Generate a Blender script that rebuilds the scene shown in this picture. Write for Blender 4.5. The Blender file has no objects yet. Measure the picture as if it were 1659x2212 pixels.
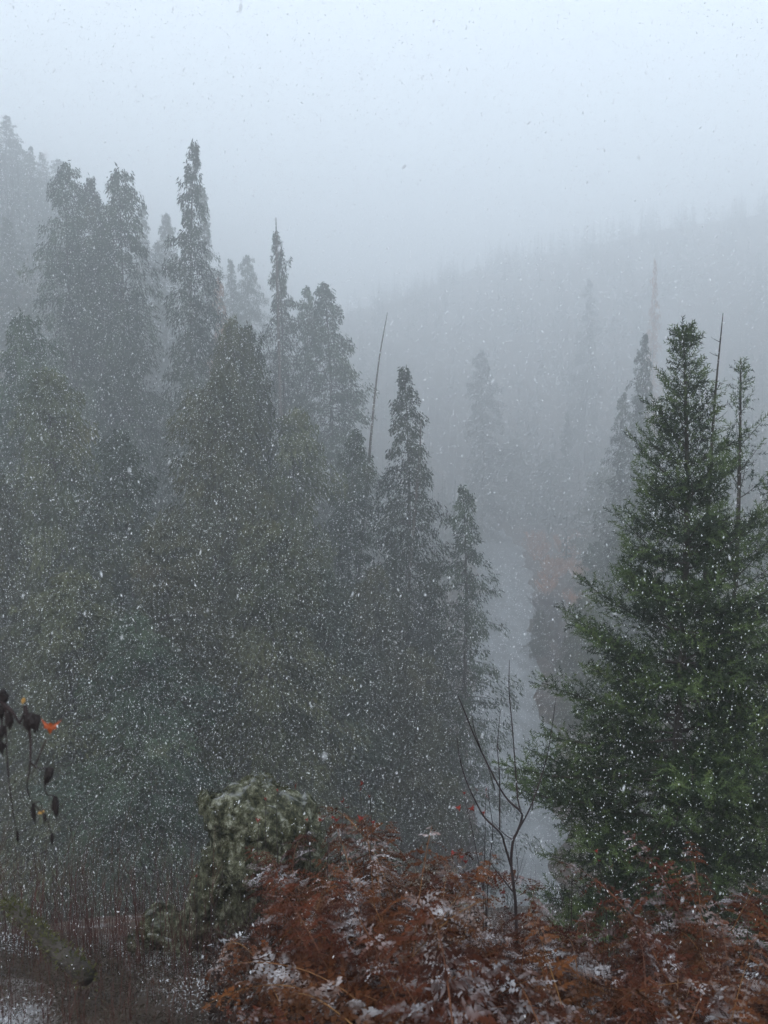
import bpy, bmesh, math, random
import numpy as np
from mathutils import Vector, Matrix, noise as mnoise

SC = bpy.context.scene
COL = SC.collection
R = math.radians

# ------------------------------------------------------------------ camera
EYE = 1.6
PITCH = R(5.68)
FD = 1770.0                      # focal length in 1659-wide picture units
cam = bpy.data.cameras.new('camera')
camo = bpy.data.objects.new('camera', cam); COL.objects.link(camo)
cam.sensor_fit = 'VERTICAL'; cam.sensor_height = 36.0
cam.lens = 36.0 * FD / 2212.0
cam.clip_start = 0.05; cam.clip_end = 3000
camo.location = (0, 0, EYE); camo.rotation_euler = (R(90) - PITCH, 0, 0)
cam.dof.use_dof = True; cam.dof.focus_distance = 11.0; cam.dof.aperture_fstop = 4.6
SC.camera = camo

# ------------------------------------------------------------------ sky, sun, exposure
SUN_EL, SUN_ROT = R(38), R(200)
world = bpy.data.worlds.new('World'); SC.world = world; world.use_nodes = True
wn = world.node_tree.nodes; wl = world.node_tree.links
bg = wn['Background']; bg.inputs['Strength'].default_value = 0.10
sky = wn.new('ShaderNodeTexSky'); sky.sky_type = 'NISHITA'; sky.sun_disc = False
sky.sun_elevation = SUN_EL; sky.sun_rotation = SUN_ROT
sky.air_density = 1.0; sky.dust_density = 4.0
mixs = wn.new('ShaderNodeMix'); mixs.data_type = 'RGBA'
mixs.inputs['Factor'].default_value = 0.90
mixs.inputs['B'].default_value = (7.15, 8.05, 9.0, 1)      # even snow-cloud deck
wl.new(sky.outputs[0], mixs.inputs['A'])
wl.new(mixs.outputs['Result'], bg.inputs['Color'])
sun = bpy.data.lights.new('sun', 'SUN'); suno = bpy.data.objects.new('sun', sun); COL.objects.link(suno)
sun.energy = 0.5; sun.angle = R(40); sun.color = (1, .97, .93)
suno.rotation_euler = (R(90) - SUN_EL, 0, R(180) - SUN_ROT)
suno.location = (0, 0, 60)
SC.view_settings.view_transform = 'Standard'; SC.view_settings.look = 'None'
SC.view_settings.gamma = 1.0; SC.view_settings.exposure = 0.95
SC.view_settings.use_curve_mapping = False
SC.render.engine = 'CYCLES'
cy = SC.cycles
cy.max_bounces = 6; cy.diffuse_bounces = 2; cy.glossy_bounces = 2; cy.transmission_bounces = 3
cy.volume_bounces = 4; cy.transparent_max_bounces = 4
cy.use_denoising = True
try:
    cy.denoiser = 'OPENIMAGEDENOISE'; cy.denoising_input_passes = 'RGB_ALBEDO_NORMAL'; cy.denoising_prefilter = 'ACCURATE'
except Exception:
    pass

# ------------------------------------------------------------------ helpers
def at(px, py, Y):
    """world point seen at picture position (1659x2212 units) at forward depth Y"""
    xc = (px - 829.5) / FD; yc = (1106 - py) / FD
    d = np.array([xc, math.cos(PITCH) + yc * math.sin(PITCH), yc * math.cos(PITCH) - math.sin(PITCH)])
    return np.array([0, 0, EYE]) + d * (Y / d[1])

class Geo:
    def __init__(s): s.V = []; s.F = []; s.M = []; s.n = 0
    def add(s, V, F, m=0):
        V = np.asarray(V, float).reshape(-1, 3); F = np.asarray(F, int).reshape(-1, 3)
        s.V.append(V); s.F.append(F + s.n); s.M.append(np.full(len(F), m, int)); s.n += len(V)
    def mesh(s, name, mats, smooth=False):
        V = np.concatenate(s.V); F = np.concatenate(s.F); M = np.concatenate(s.M)
        me = bpy.data.meshes.new(name)
        me.vertices.add(len(V)); me.vertices.foreach_set('co', V.astype(np.float32).ravel())
        me.loops.add(F.size); me.loops.foreach_set('vertex_index', F.astype(np.int32).ravel())
        me.polygons.add(len(F))
        me.polygons.foreach_set('loop_start', (np.arange(len(F)) * 3).astype(np.int32))
        me.polygons.foreach_set('loop_total', np.full(len(F), 3, np.int32))
        if not isinstance(mats, (list, tuple)): mats = [mats]
        for m in mats: me.materials.append(m)
        me.polygons.foreach_set('material_index', M.astype(np.int32))
        me.polygons.foreach_set('use_smooth', np.full(len(F), smooth, bool))
        me.update(calc_edges=True); me.validate()
        return me

def link(name, data, parent=None, loc=(0, 0, 0), rot=(0, 0, 0), scale=(1, 1, 1)):
    o = bpy.data.objects.new(name, data); COL.objects.link(o)
    o.location = tuple(float(v) for v in loc); o.rotation_euler = rot; o.scale = scale
    if parent: o.parent = parent
    return o
def tag(o, label=None, cat=None, group=None, kind=None):
    if label: o['label'] = label
    if cat: o['category'] = cat
    if group: o['group'] = group
    if kind: o['kind'] = kind
    return o
def thing(name, label, cat, loc=(0, 0, 0), rotz=0, group=None):
    return tag(link(name, None, None, loc, (0, 0, rotz)), label, cat, group)

def norm(a): return a / np.maximum(np.linalg.norm(a, axis=-1, keepdims=True), 1e-9)

def tube(g, P, rad, sides=5, m=0):
    P = np.asarray(P, float); rad = np.broadcast_to(np.asarray(rad, float), (len(P),))
    T = norm(np.gradient(P, axis=0))
    ref = np.array([0, 0, 1.0]) if abs(T[0][2]) < .8 else np.array([1.0, 0, 0])
    A = norm(np.cross(T, ref)); B = np.cross(T, A)
    th = np.arange(sides) / sides * 2 * np.pi
    V = P[:, None] + rad[:, None, None] * (np.cos(th)[None, :, None] * A[:, None] + np.sin(th)[None, :, None] * B[:, None])
    F = []
    for i in range(len(P) - 1):
        for j in range(sides):
            a = i * sides + j; b = i * sides + (j + 1) % sides; c = a + sides; d = b + sides
            F += [(a, b, d), (a, d, c)]
    n = len(P)
    for j in range(1, sides - 1):
        F.append((0, j + 1, j)); F.append(((n - 1) * sides, (n - 1) * sides + j, (n - 1) * sides + j + 1))
    g.add(V.reshape(-1, 3), F, m)

def diamonds(g, base, d, side, ln, w, m=0, fold=None):
    """N little leaves: base (N,3), direction d, side vector, length (N), half width (N)"""
    N = len(base); ln = np.broadcast_to(ln, (N,))[:, None]; w = np.broadcast_to(w, (N,))[:, None]
    mid = base + d * ln * .45
    V = np.stack([base, mid + side * w, base + d * ln, mid - side * w], 1)
    if fold is not None:
        V[:, 1] += fold; V[:, 3] += fold
    i = np.arange(N)[:, None] * 4
    F = np.concatenate([i + [[0, 1, 2]], i + [[0, 2, 3]]], 0)
    g.add(V.reshape(-1, 3), F, m)

def rvec(rng, n): return norm(rng.normal(size=(n, 3)))

def sm(a, b, x):
    t = np.clip((x - a) / (b - a), 0, 1); return t * t * (3 - 2 * t)
def softplus(x, k=4.0): return np.where(x / k > 30, x, k * np.log1p(np.exp(np.clip(x / k, -40, 40))))

def wob(x, y, f, seed=0):
    return (np.sin(x * f + 1.3 * seed + 1.7 * np.sin(y * f * .7 + seed)) + np.sin(y * f * 1.13 + 2.1 * seed + 1.3 * np.sin(x * f * .83 - seed))
            + .5 * np.sin((x + y) * f * 1.9 + seed * 3.1)) / 2.5

# ------------------------------------------------------------------ terrain height
def river_x(y): return .55 * np.sin(np.asarray(y) * .37) + .3 * np.sin(np.asarray(y) * .93 + 2) + np.interp(y, [0, 45, 71, 102, 138, 194, 260, 330, 420], [5.5, 7.6, 11.3, 15.0, 21.0, 27.5, 27.0, 10.0, -30])
WATER_Z = -26.0
def river_hw(y): return np.interp(y, [0, 60, 140, 250], [3.6, 3.6, 5.2, 6.5]) + .5 * np.sin(np.asarray(y) * .21) + .25 * np.sin(np.asarray(y) * .71 + 1)
def height(x, y):
    x = np.asarray(x, float); y = np.asarray(y, float)
    yy = y + .6 * np.sin(x * .35) + .035 * np.abs(x) ** 1.2
    zb = np.interp(yy, [-30, -2, .5, 2, 4, 5.5, 13, 25, 45, 62, 900], [2.5, .3, -.15, -.62, -1.5, -2.4, -6.9, -13.8, -25.6, -33, -300])
    rx = river_x(y); hw = river_hw(y)
    dl = rx - hw - x; dr = x - rx - hw
    sl = np.interp(y, [0, 40, 90, 150, 300], [.25, .35, .80, .95, .6])
    zl = np.where(dl > 0, .8 * sm(0, 2.5, dl) + .03 * np.maximum(dl, 0) + softplus(dl - 20) * sl - softplus(np.array(-20.0)) * sl, 0)
    zr = np.where(dr > 0, .8 * sm(0, 2.5, dr) + .05 * np.maximum(dr, 0) + softplus(dr - 14) * .46 - softplus(np.array(-14.0)) * .46, 0)
    zend = softplus(y - 240, 12) * .56
    rise = zl + zr + zend
    cap = np.interp(x, [-200, -110, -45, 60, 220], [180, 150, 106, 144, 158])
    rise = cap * np.tanh(rise / cap * 1.0) if True else rise
    zv = WATER_Z + .25 + rise
    far = sm(20, 60, y)
    zv = zv + far * (wob(x, y, .05, 2) * 3 + wob(x, y, .16, 5) * .8) * sm(2, 25, np.maximum(dl, dr))
    zv = np.where((dl < 0) & (dr < 0), WATER_Z - 1.3 * (1 - (np.abs(x - rx) / hw) ** 2) - .05 + .3, zv)
    z = np.maximum(zb, zv)
    near = 1 - sm(12, 40, y)
    z = z + .30 * np.exp(-((x + .22) / 1.0) ** 2 - ((y - 4.9) / .95) ** 2) + .08 * np.exp(-((x - 2.2) / 1.2) ** 2 - ((y - 4.4) / .9) ** 2)
    z = z + near * (wob(x, y, .9, 1) * .10 + wob(x, y, 2.3, 3) * .04)
    return z

# ------------------------------------------------------------------ materials
def mat(name, ca, cb, scale=3.0, rough=.8, cc=None, obj_rand=0.0, coord='Object', spec=.25, bump=0.0, bscale=30.0, detail=5.0, lo=.35, hi=.65,
        snow=None, snow_scale=2.0, snow_z=(.2, .7), snow_lim=(.5, .6), snow_max=.9, stretch=None, nrough=.5):
    m = bpy.data.materials.new(name); m.use_nodes = True
    N = m.node_tree.nodes; L = m.node_tree.links; b = N['Principled BSDF']
    b.inputs['Roughness'].default_value = rough; b.inputs['Specular IOR Level'].default_value = spec
    tc = N.new('ShaderNodeTexCoord'); geo = N.new('ShaderNodeNewGeometry')
    vec = geo.outputs['Position'] if coord == 'World' else tc.outputs['Object']
    if stretch:
        mpp = N.new('ShaderNodeMapping'); mpp.inputs['Scale'].default_value = stretch; L.new(vec, mpp.inputs['Vector']); vec = mpp.outputs[0]
    nz = N.new('ShaderNodeTexNoise'); nz.inputs['Scale'].default_value = scale; nz.inputs['Detail'].default_value = detail; nz.inputs['Roughness'].default_value = nrough
    L.new(vec, nz.inputs['Vector'])
    cr = N.new('ShaderNodeValToRGB'); e = cr.color_ramp.elements
    e[0].position = lo; e[0].color = (*ca, 1); e[1].position = hi; e[1].color = (*cb, 1)
    if cc:
        q = cr.color_ramp.elements.new(hi + .12); q.color = (*cc, 1)
    L.new(nz.outputs['Fac'], cr.inputs['Fac'])
    out = cr.outputs['Color']
    if obj_rand:
        oi = N.new('ShaderNodeObjectInfo'); hs = N.new('ShaderNodeHueSaturation')
        mr = N.new('ShaderNodeMapRange'); mr.inputs['To Min'].default_value = 1 - obj_rand; mr.inputs['To Max'].default_value = 1 + obj_rand
        L.new(oi.outputs['Random'], mr.inputs['Value']); L.new(mr.outputs[0], hs.inputs['Value'])
        mr2 = N.new('ShaderNodeMapRange'); mr2.inputs['To Min'].default_value = .5 - .06 * obj_rand; mr2.inputs['To Max'].default_value = .5 + .03 * obj_rand
        L.new(oi.outputs['Random'], mr2.inputs['Value']); L.new(mr2.outputs[0], hs.inputs['Hue'])
        L.new(out, hs.inputs['Color']); out = hs.outputs['Color']
    if snow:
        sn = N.new('ShaderNodeTexNoise'); sn.inputs['Scale'].default_value = snow_scale; sn.inputs['Detail'].default_value = 4
        L.new(geo.outputs['Position'], sn.inputs['Vector'])
        a = N.new('ShaderNodeMapRange'); a.inputs['From Min'].default_value = snow_lim[0]; a.inputs['From Max'].default_value = snow_lim[1]
        L.new(sn.outputs['Fac'], a.inputs['Value'])
        sx = N.new('ShaderNodeSeparateXYZ'); L.new(geo.outputs['Normal'], sx.inputs[0])
        c = N.new('ShaderNodeMapRange'); c.inputs['From Min'].default_value = snow_z[0]; c.inputs['From Max'].default_value = snow_z[1]
        L.new(sx.outputs['Z'], c.inputs['Value'])
        mu = N.new('ShaderNodeMath'); mu.operation = 'MULTIPLY'; L.new(a.outputs[0], mu.inputs[0]); L.new(c.outputs[0], mu.inputs[1])
        mx = N.new('ShaderNodeMix'); mx.data_type = 'RGBA'; mx.inputs['B'].default_value = (*snow, 1)
        mk = N.new('ShaderNodeMath'); mk.operation = 'MULTIPLY'; mk.inputs[1].default_value = snow_max; L.new(mu.outputs[0], mk.inputs[0]); L.new(mk.outputs[0], mx.inputs['Factor']); L.new(out, mx.inputs['A']); out = mx.outputs['Result']
    L.new(out, b.inputs['Base Color'])
    if bump:
        bn = N.new('ShaderNodeTexNoise'); bn.inputs['Scale'].default_value = bscale; bn.inputs['Detail'].default_value = 6
        L.new(vec, bn.inputs['Vector'])
        bp = N.new('ShaderNodeBump'); bp.inputs['Strength'].default_value = bump; bp.inputs['Distance'].default_value = .05
        L.new(bn.outputs['Fac'], bp.inputs['Height']); L.new(bp.outputs[0], b.inputs['Normal'])
    return m

def flake_mat():
    m = bpy.data.materials.new('snowflake'); m.use_nodes = True; N = m.node_tree.nodes; L = m.node_tree.links
    N.remove(N['Principled BSDF'])
    a = N.new('ShaderNodeBsdfDiffuse'); b = N.new('ShaderNodeBsdfTranslucent'); x = N.new('ShaderNodeMixShader')
    a.inputs['Color'].default_value = b.inputs['Color'].default_value = (.88, .89, .91, 1)
    L.new(a.outputs[0], x.inputs[1]); L.new(b.outputs[0], x.inputs[2]); L.new(x.outputs[0], N['Material Output'].inputs['Surface'])
    return m
SNOW = (.80, .82, .86)
M_ground = mat('forest_floor', (.025, .018, .014), (.075, .045, .03), 1.3, .9, (.10, .09, .05), coord='World', bump=.5, bscale=6,
               snow=SNOW, snow_scale=1.1, snow_z=(.3, .8), snow_lim=(.58, .76), snow_max=.4)
M_cedar = mat('cedar_foliage', (.015, .027, .018), (.042, .060, .031), .30, .8, (.075, .075, .043), .42)
M_cedar_b = mat('cedar_foliage_olive', (.024, .032, .014), (.070, .073, .031), .35, .8, (.10, .085, .045), .35)
M_fir = mat('fir_needles', (.006, .015, .005), (.022, .043, .011), 1.6, .65, (.045, .07, .02), .1, spec=.3)
M_firtip = mat('fir_new_growth', (.042, .074, .020), (.090, .128, .038), 2.0, .65, (.125, .150, .050), .1, spec=.3)
M_fir2 = mat('fir_needles_greyish', (.016, .03, .018), (.04, .062, .034), 1.4, .7, (.07, .09, .05), .1)
M_far = mat('far_foliage', (.022, .032, .026), (.05, .058, .042), .08, .9, coord='World')
M_larch = mat('larch_foliage', (.22, .09, .04), (.34, .15, .06), .5, .9)
M_bark = mat('bark', (.022, .017, .014), (.06, .05, .042), 4, .9, bump=.6, bscale=20)
M_dead = mat('dead_wood', (.05, .042, .038), (.11, .095, .085), 3, .9)
M_twig = mat('bare_twig', (.018, .013, .014), (.045, .030, .030), 6, .8)
M_redstem = mat('red_stem', (.04, .018, .016), (.10, .04, .032), 6, .8)
M_brush = mat('bare_brush', (.045, .036, .040), (.085, .066, .066), .6, .9, coord='World')
M_tan = mat('dry_grass_tan', (.16, .115, .07), (.28, .20, .12), 2, .9)
M_rust = mat('rust_brush', (.24, .095, .045), (.46, .19, .08), .5, .9, coord='World')
M_fern = mat('dead_bracken', (.027, .009, .004), (.110, .036, .012), 2.6, .85, (.24, .098, .040), .25, spec=.1,
             snow=SNOW, snow_scale=4.5, snow_z=(.15, .95), snow_lim=(.515, .76), snow_max=.52)
M_fernstem = mat('bracken_stalk', (.06, .024, .010), (.17, .075, .025), 5, .7, obj_rand=.4)
M_under = mat('undergrowth', (.012, .007, .005), (.045, .018, .010), 2.5, .9, (.05, .04, .02), coord='World',
              snow=SNOW, snow_scale=2.3, snow_z=(.1, .6), snow_lim=(.56, .70), snow_max=.4)
M_herb = mat('low_herbs', (.022, .017, .012), (.065, .050, .034), 3, .9, (.10, .045, .035), coord='World',
             snow=SNOW, snow_scale=1.5, snow_z=(.1, .9), snow_lim=(.50, .64), snow_max=.5)
M_redleaf = mat('red_leaf', (.12, .014, .012), (.24, .035, .02), 12, .6)
M_orange = mat('orange_leaf', (.28, .045, .02), (.42, .11, .03), 20, .5)
M_yellow = mat('yellow_leaf', (.55, .30, .08), (.65, .40, .14), 20, .5)
M_deadleaf = mat('withered_leaf', (.010, .008, .009), (.030, .022, .020), 30, .8)
M_moss = mat('moss', (.030, .031, .012), (.085, .082, .030), 14, .95, obj_rand=.2)
M_flake = flake_mat()
M_snow = mat('snow', (.78, .80, .84), (.84, .86, .89), 5, .7)

def rock_mat():
    m = mat('lichen_rock', (.020, .022, .012), (.10, .10, .058), 13, .95, (.36, .365, .285), bump=1.0, bscale=70, detail=15, lo=.42, hi=.53, stretch=(1.1, 1.1, .75), nrough=.74,
            snow=SNOW, snow_scale=9, snow_z=(.6, .95), snow_lim=(.52, .75), snow_max=.5)
    return m
M_rock = rock_mat()

def water_mat():
    m = bpy.data.materials.new('river_water'); m.use_nodes = True
    N = m.node_tree.nodes; L = m.node_tree.links; b = N['Principled BSDF']
    b.inputs['Base Color'].default_value = (.10, .115, .125, 1); b.inputs['Roughness'].default_value = .25; b.inputs['IOR'].default_value = 1.33
    g = N.new('ShaderNodeNewGeometry'); n = N.new('ShaderNodeTexNoise'); n.inputs['Scale'].default_value = 1.6; n.inputs['Detail'].default_value = 3
    bp = N.new('ShaderNodeBump'); bp.inputs['Strength'].default_value = .35; bp.inputs['Distance'].default_value = .08
    f = N.new('ShaderNodeTexNoise'); f.inputs['Scale'].default_value = .55; f.inputs['Detail'].default_value = 6
    mp = N.new('ShaderNodeMapping'); mp.inputs['Scale'].default_value = (1.6, .5, 1); L.new(g.outputs['Position'], mp.inputs['Vector']); L.new(mp.outputs[0], f.inputs['Vector'])
    cr = N.new('ShaderNodeValToRGB'); e = cr.color_ramp.elements; e[0].position = .42; e[0].color = (.15, .158, .165, 1); e[1].position = .74; e[1].color = (.30, .31, .325, 1)
    L.new(f.outputs['Fac'], cr.inputs['Fac']); L.new(cr.outputs['Color'], b.inputs['Base Color'])
    L.new(g.outputs['Position'], n.inputs['Vector']); L.new(n.outputs['Fac'], bp.inputs['Height']); L.new(bp.outputs[0], b.inputs['Normal'])
    return m
M_water = water_mat()

# ------------------------------------------------------------------ ground, river, haze
def grid(name, m, ys, xs_of_y, nx, zf):
    V = []; ny = len(ys)
    for y in ys:
        a, b = xs_of_y(y); x = np.linspace(a, b, nx); V.append(np.stack([x, np.full(nx, y), zf(x, np.full(nx, y))], 1))
    i = np.arange(ny - 1)[:, None] * nx + np.arange(nx - 1)[None]
    i = i.ravel(); F = np.concatenate([np.stack([i, i + 1, i + nx + 1], 1), np.stack([i, i + nx + 1, i + nx], 1)])
    g = Geo(); g.add(np.concatenate(V), F); return g.mesh(name, m, True)
ys = np.concatenate([np.linspace(-25, 0, 14)[:-1], np.linspace(0, 14, 90)[:-1], np.linspace(14, 70, 70)[:-1], np.linspace(70, 640, 180)])
ground = link('ground', grid('ground', M_ground, ys, lambda y: (-26 - .95 * max(y, 0), 26 + .95 * max(y, 0)), 240, height))
tag(ground, 'snow-dusted slope, valley floor and hillsides under the trees', kind='structure')
wy = np.linspace(30, 330, 120)
river = link('river', grid('river', M_water, wy, lambda y: (float(river_x(y)) - float(river_hw(y)) - 1.2, float(river_x(y)) + float(river_hw(y)) + 1.2), 10,
                           lambda x, y: np.full(len(x), WATER_Z + .02)))
tag(river, 'pale grey river winding along the valley floor', kind='structure')

def haze():
    m = bpy.data.materials.new('haze'); m.use_nodes = True
    N = m.node_tree.nodes; L = m.node_tree.links
    N.remove(N['Principled BSDF'])
    v = N.new('ShaderNodeVolumePrincipled')
    v.inputs['Color'].default_value = (.955, .972, .985, 1); v.inputs['Density'].default_value = HAZE_D; v.inputs['Anisotropy'].default_value = .62
    L.new(v.outputs[0], N['Material Output'].inputs['Volume'])
    bm = bmesh.new(); bmesh.ops.create_cube(bm, size=1)
    me = bpy.data.meshes.new('haze'); bm.to_mesh(me); bm.free(); me.materials.append(m)
    o = link('haze', me, None, (0, 310, 66), (0, 0, 0), (1500, 690, 192))
    tag(o, 'pale snow haze filling the valley', kind='stuff')
HAZE_D = .0060
haze()

# ------------------------------------------------------------------ tree makers
def trunk_mesh(name, rng, H, r0, mat_=None, lean=0.0, sides=7):
    g = Geo(); n = 14; t = np.linspace(0, 1, n)
    P = np.stack([lean * t ** 1.5 * H + .012 * H * np.sin(t * 5 + rng.random() * 6) * t, .012 * H * np.sin(t * 4 + rng.random() * 6) * t, t * H], 1)
    P[0, 2] -= .03 * H
    tube(g, P, r0 * (1 - t) ** .85 + .012, sides)
    return g.mesh(name, mat_ or M_bark, True), P

def cedar_meshes(seed, H=30.0, Rb=4.0, nbr=330, leafd=1.0, taper=.85, spire=.12, mat_=None, rag=.5, droop=1.0, scale=1.0):
    rng = np.random.default_rng(seed)
    tm, P = trunk_mesh('cedar_trunk', rng, H, .0075 * H)
    g = Geo()
    tz = np.linspace(0, 1, len(P))
    B = []; D = []; S = []; LN = []; W = []
    # tree-long unevenness: azimuth lobes that are missing or overlong
    lob = rng.uniform(.55, 1.25, (9, 10))
    for k in range(nbr):
        t = (k + rng.random()) / nbr; t = .04 + .958 * (1 - (1 - t) ** 1.25)
        az = rng.random() * 2 * np.pi
        prof = (1 - t) ** taper * (1 - spire) + spire * (1 - t) ** .3 * .75
        L = Rb * prof * lob[int(t * 8.99)][int(az / 6.2832 * 9.99)] * rng.uniform(1 - rag, 1.15)
        if rng.random() < .04: L *= 1.35
        L = max(L, .25)
        m = max(4, int(L / .28)); s = np.linspace(0, 1, m)
        o = np.array([np.interp(t, tz, P[:, 0]), np.interp(t, tz, P[:, 1]), t * H])
        out = np.array([np.cos(az), np.sin(az), 0]); sd = np.array([-out[1], out[0], 0])
        up = rng.uniform(.0, .35) * (.4 + t); dr = droop * rng.uniform(.5, .95)
        pts = o + out * (L * s)[:, None] + sd * (L * .12 * rng.normal() * s ** 2)[:, None]
        pts[:, 2] += L * (up * s - dr * s ** 2 * .9 + .32 * dr * s ** 3)
        if L > .8: tube(g, pts, .012 * L * (1 - s) + .008, 3, 1)
        nl = int(leafd * (22 + L * 46)); q = np.sqrt(rng.random(nl)) * .99
        idx = q * (m - 1); i0 = idx.astype(int); fr = (idx - i0)[:, None]
        b = pts[i0] * (1 - fr) + pts[np.minimum(i0 + 1, m - 1)] * fr
        b = b + sd * (rng.normal(size=nl) * .20 * L * (1.15 - q) ** .7)[:, None] + np.array([0, 0, 1]) * (rng.normal(size=nl) * (.07 * L + .10))[:, None]
        d = out * rng.uniform(.05, .75, (nl, 1)) + sd * rng.normal(size=(nl, 1)) * .32 + np.array([0, 0, -1]) * rng.uniform(.35, 1.5, (nl, 1)) * droop + np.array([0, 0, .1])
        B.append(b); D.append(norm(d)); LN.append(rng.uniform(.17, .40, nl) * (0.6 + .5 * min(1, L / 2)) * scale); W.append(rng.uniform(.020, .046, nl) * scale)
    B = np.concatenate(B); D = np.concatenate(D); LN = np.concatenate(LN); W = np.concatenate(W)
    S = norm(np.cross(D, rvec(rng, len(D))))
    diamonds(g, B, D, S, LN, W, 0)
    # leader tuft
    nl = 30; b = P[-1] + np.stack([rng.normal(size=nl) * .08, rng.normal(size=nl) * .08, rng.uniform(-.03 * H, .2, nl)], 1)
    d = norm(rvec(rng, nl) * .6 + [0, 0, -.3]); diamonds(g, b, d, norm(np.cross(d, rvec(rng, nl))), rng.uniform(.2, .4, nl), rng.uniform(.04, .08, nl))
    return tm, g.mesh('cedar_crown', [mat_ or M_cedar, M_bark])

def spray_template(rng, n=11, ln=.15, nl=.052, w=.0085):
    """one needled twig along +x"""
    t = np.linspace(.0, 1, n); ph = np.arange(n) * 2.4 + rng.random() * 6
    base = np.stack([t * ln, np.zeros(n), np.zeros(n)], 1)
    d = norm(np.stack([np.full(n, .85), np.cos(ph), np.sin(ph) * .8 + .15], 1))
    s = norm(np.cross(d, np.array([.3, .2, 1.0])[None]))
    tip = base + d * nl
    V = np.stack([base - s * w, base + s * w, tip], 1)
    return V

def fir_meshes(seed, H=10.0, Rb=3.0, whorls=30, per=5, mat_=None, dens=1.0, up=1.0, thin=0.0, nn=11, tipmat=None, wscale=1.0, lenscale=1.0):
    rng = np.random.default_rng(seed)
    tm, P = trunk_mesh('fir_trunk', rng, H, .0085 * H, sides=8)
    tz = np.linspace(0, 1, len(P)); g = Geo()
    BB = []; XX = []; SCL = []; MT = []
    for wi in range(whorls):
        tw = .03 + .965 * (wi / (whorls - 1)) ** .92
        for k in range(per + (rng.random() < .5)):
            t = min(.975, tw + rng.normal() * .008)
            if rng.random() < thin: continue
            az = k / per * 2 * np.pi + wi * 1.1 + rng.normal() * .3
            prof = (1 - t) ** 1.0 * min(1, .6 + t * 1.8)
            L = Rb * prof * rng.uniform(.6, 1.15) + .10 * (1 - t) + .012
            el = (R(-14) + R(62) * t ** 1.3) * up + rng.normal() * .12
            out = np.array([np.cos(az), np.sin(az), 0]); sd = np.array([-out[1], out[0], 0])
            m = max(5, int(L / .16)); s = np.linspace(0, 1, m)
            o = np.array([np.interp(t, tz, P[:, 0]), np.interp(t, tz, P[:, 1]), t * H])
            bend = rng.normal() * .12
            pts = o + out * (L * s * np.cos(el))[:, None] + sd * (L * bend * s ** 2)[:, None]
            pts[:, 2] += L * (np.sin(el) * s - .22 * (1 - t) * s + .24 * s ** 2.2)
            tube(g, pts, .011 * L * (1 - s) ** .8 + .003, 4, 1)
            # side twigs
            ns = max(3, int(dens * L * .86 / .085))
            for q in range(ns):
                u = .14 + .86 * (q + rng.random()) / ns
                i = min(int(u * (m - 1)), m - 2); fr = u * (m - 1) - i
                b0 = pts[i] * (1 - fr) + pts[i + 1] * fr
                tang = norm(pts[i + 1] - pts[i])
                for sg in (-1, 1):
                    l2 = (.42 * L * (1 - u) ** .8 + .13) * rng.uniform(.6, 1.15)
                    l2 = min(l2, .75)
                    d2 = norm(tang * rng.uniform(.55, 1.0) + sg * sd * rng.uniform(.5, .95) + np.array([0, 0, rng.normal() * .26 + .03]))
                    npt = max(1, int(l2 / .085 * dens))
                    v = (np.arange(npt) + .3 + .5 * rng.random(npt)) / npt
                    bb = b0 + d2 * (l2 * v)[:, None]; bb[:, 2] += -.10 * l2 * v + .16 * l2 * v ** 2
                    xx = norm(d2 + rng.normal(size=(npt, 3)) * .7 + np.array([0, 0, .12]))
                    BB.append(bb); XX.append(xx); SCL.append(rng.uniform(.75, 1.25, npt)); MT.append((((u > .68) & (v > .3)) | (v > .82)) & (rng.random(npt) < .75))
            # tip
            BB.append(pts[-1:]); XX.append(norm(pts[-1:] - pts[-2:-1])); SCL.append(np.array([1.3])); MT.append(np.array([True]))
    # leader
    nl = int(H * 4); zt = rng.uniform(.90, .975, nl)
    BB.append(np.stack([np.interp(zt, tz, P[:, 0]), np.interp(zt, tz, P[:, 1]), zt * H], 1)); XX.append(norm(rvec(rng, nl) + [0, 0, .8])); SCL.append(np.full(nl, .6)); MT.append(np.zeros(nl, bool))
    BB = np.concatenate(BB); XX = np.concatenate(XX); SCL = np.concatenate(SCL) * lenscale; MT = np.concatenate(MT); N = len(BB)
    Y_ = norm(np.cross(XX, rvec(rng, N))); Z_ = np.cross(XX, Y_)
    T = [spray_template(rng, nn, w=.0085 * wscale) for _ in range(5)]
    pick = rng.integers(0, 5, N)
    for p in range(10):
        k = np.where((pick == p % 5) & (MT == (p > 4)))[0]; t_ = T[p % 5].reshape(-1, 3)
        V = BB[k][:, None] + SCL[k][:, None, None] * (t_[None, :, :1] * XX[k][:, None] + t_[None, :, 1:2] * Y_[k][:, None] + t_[None, :, 2:] * Z_[k][:, None])
        g.add(V.reshape(-1, 3), np.arange(len(k) * len(t_)).reshape(-1, 3), 2 if p > 4 else 0)
    return tm, g.mesh('fir_crown', [mat_ or M_fir, M_bark, tipmat or M_firtip]), N

def plant_tree(name, meshes, H0, px, py, Y, label, group=None, xy=1.0, rot=0.0, zbase=None, cat='tree', crown_mat=None):
    if name == 'conifer_tree' and px < 600: Y *= 1.22; xy *= 1.22
    tip = at(px, py, Y); x, y = tip[0], tip[1]
    zb = float(height(x, y)) if zbase is None else zbase
    Hh = tip[2] - zb; k = Hh / H0
    t = thing(name, label, cat, (x, y, zb), rot, group); t.scale = (xy, xy, k)
    link('trunk', meshes[0], t)
    c = link('crown', meshes[1], t)
    if crown_mat:
        c.material_slots[0].link = 'OBJECT'; c.material_slots[0].material = crown_mat
    return t

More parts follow.
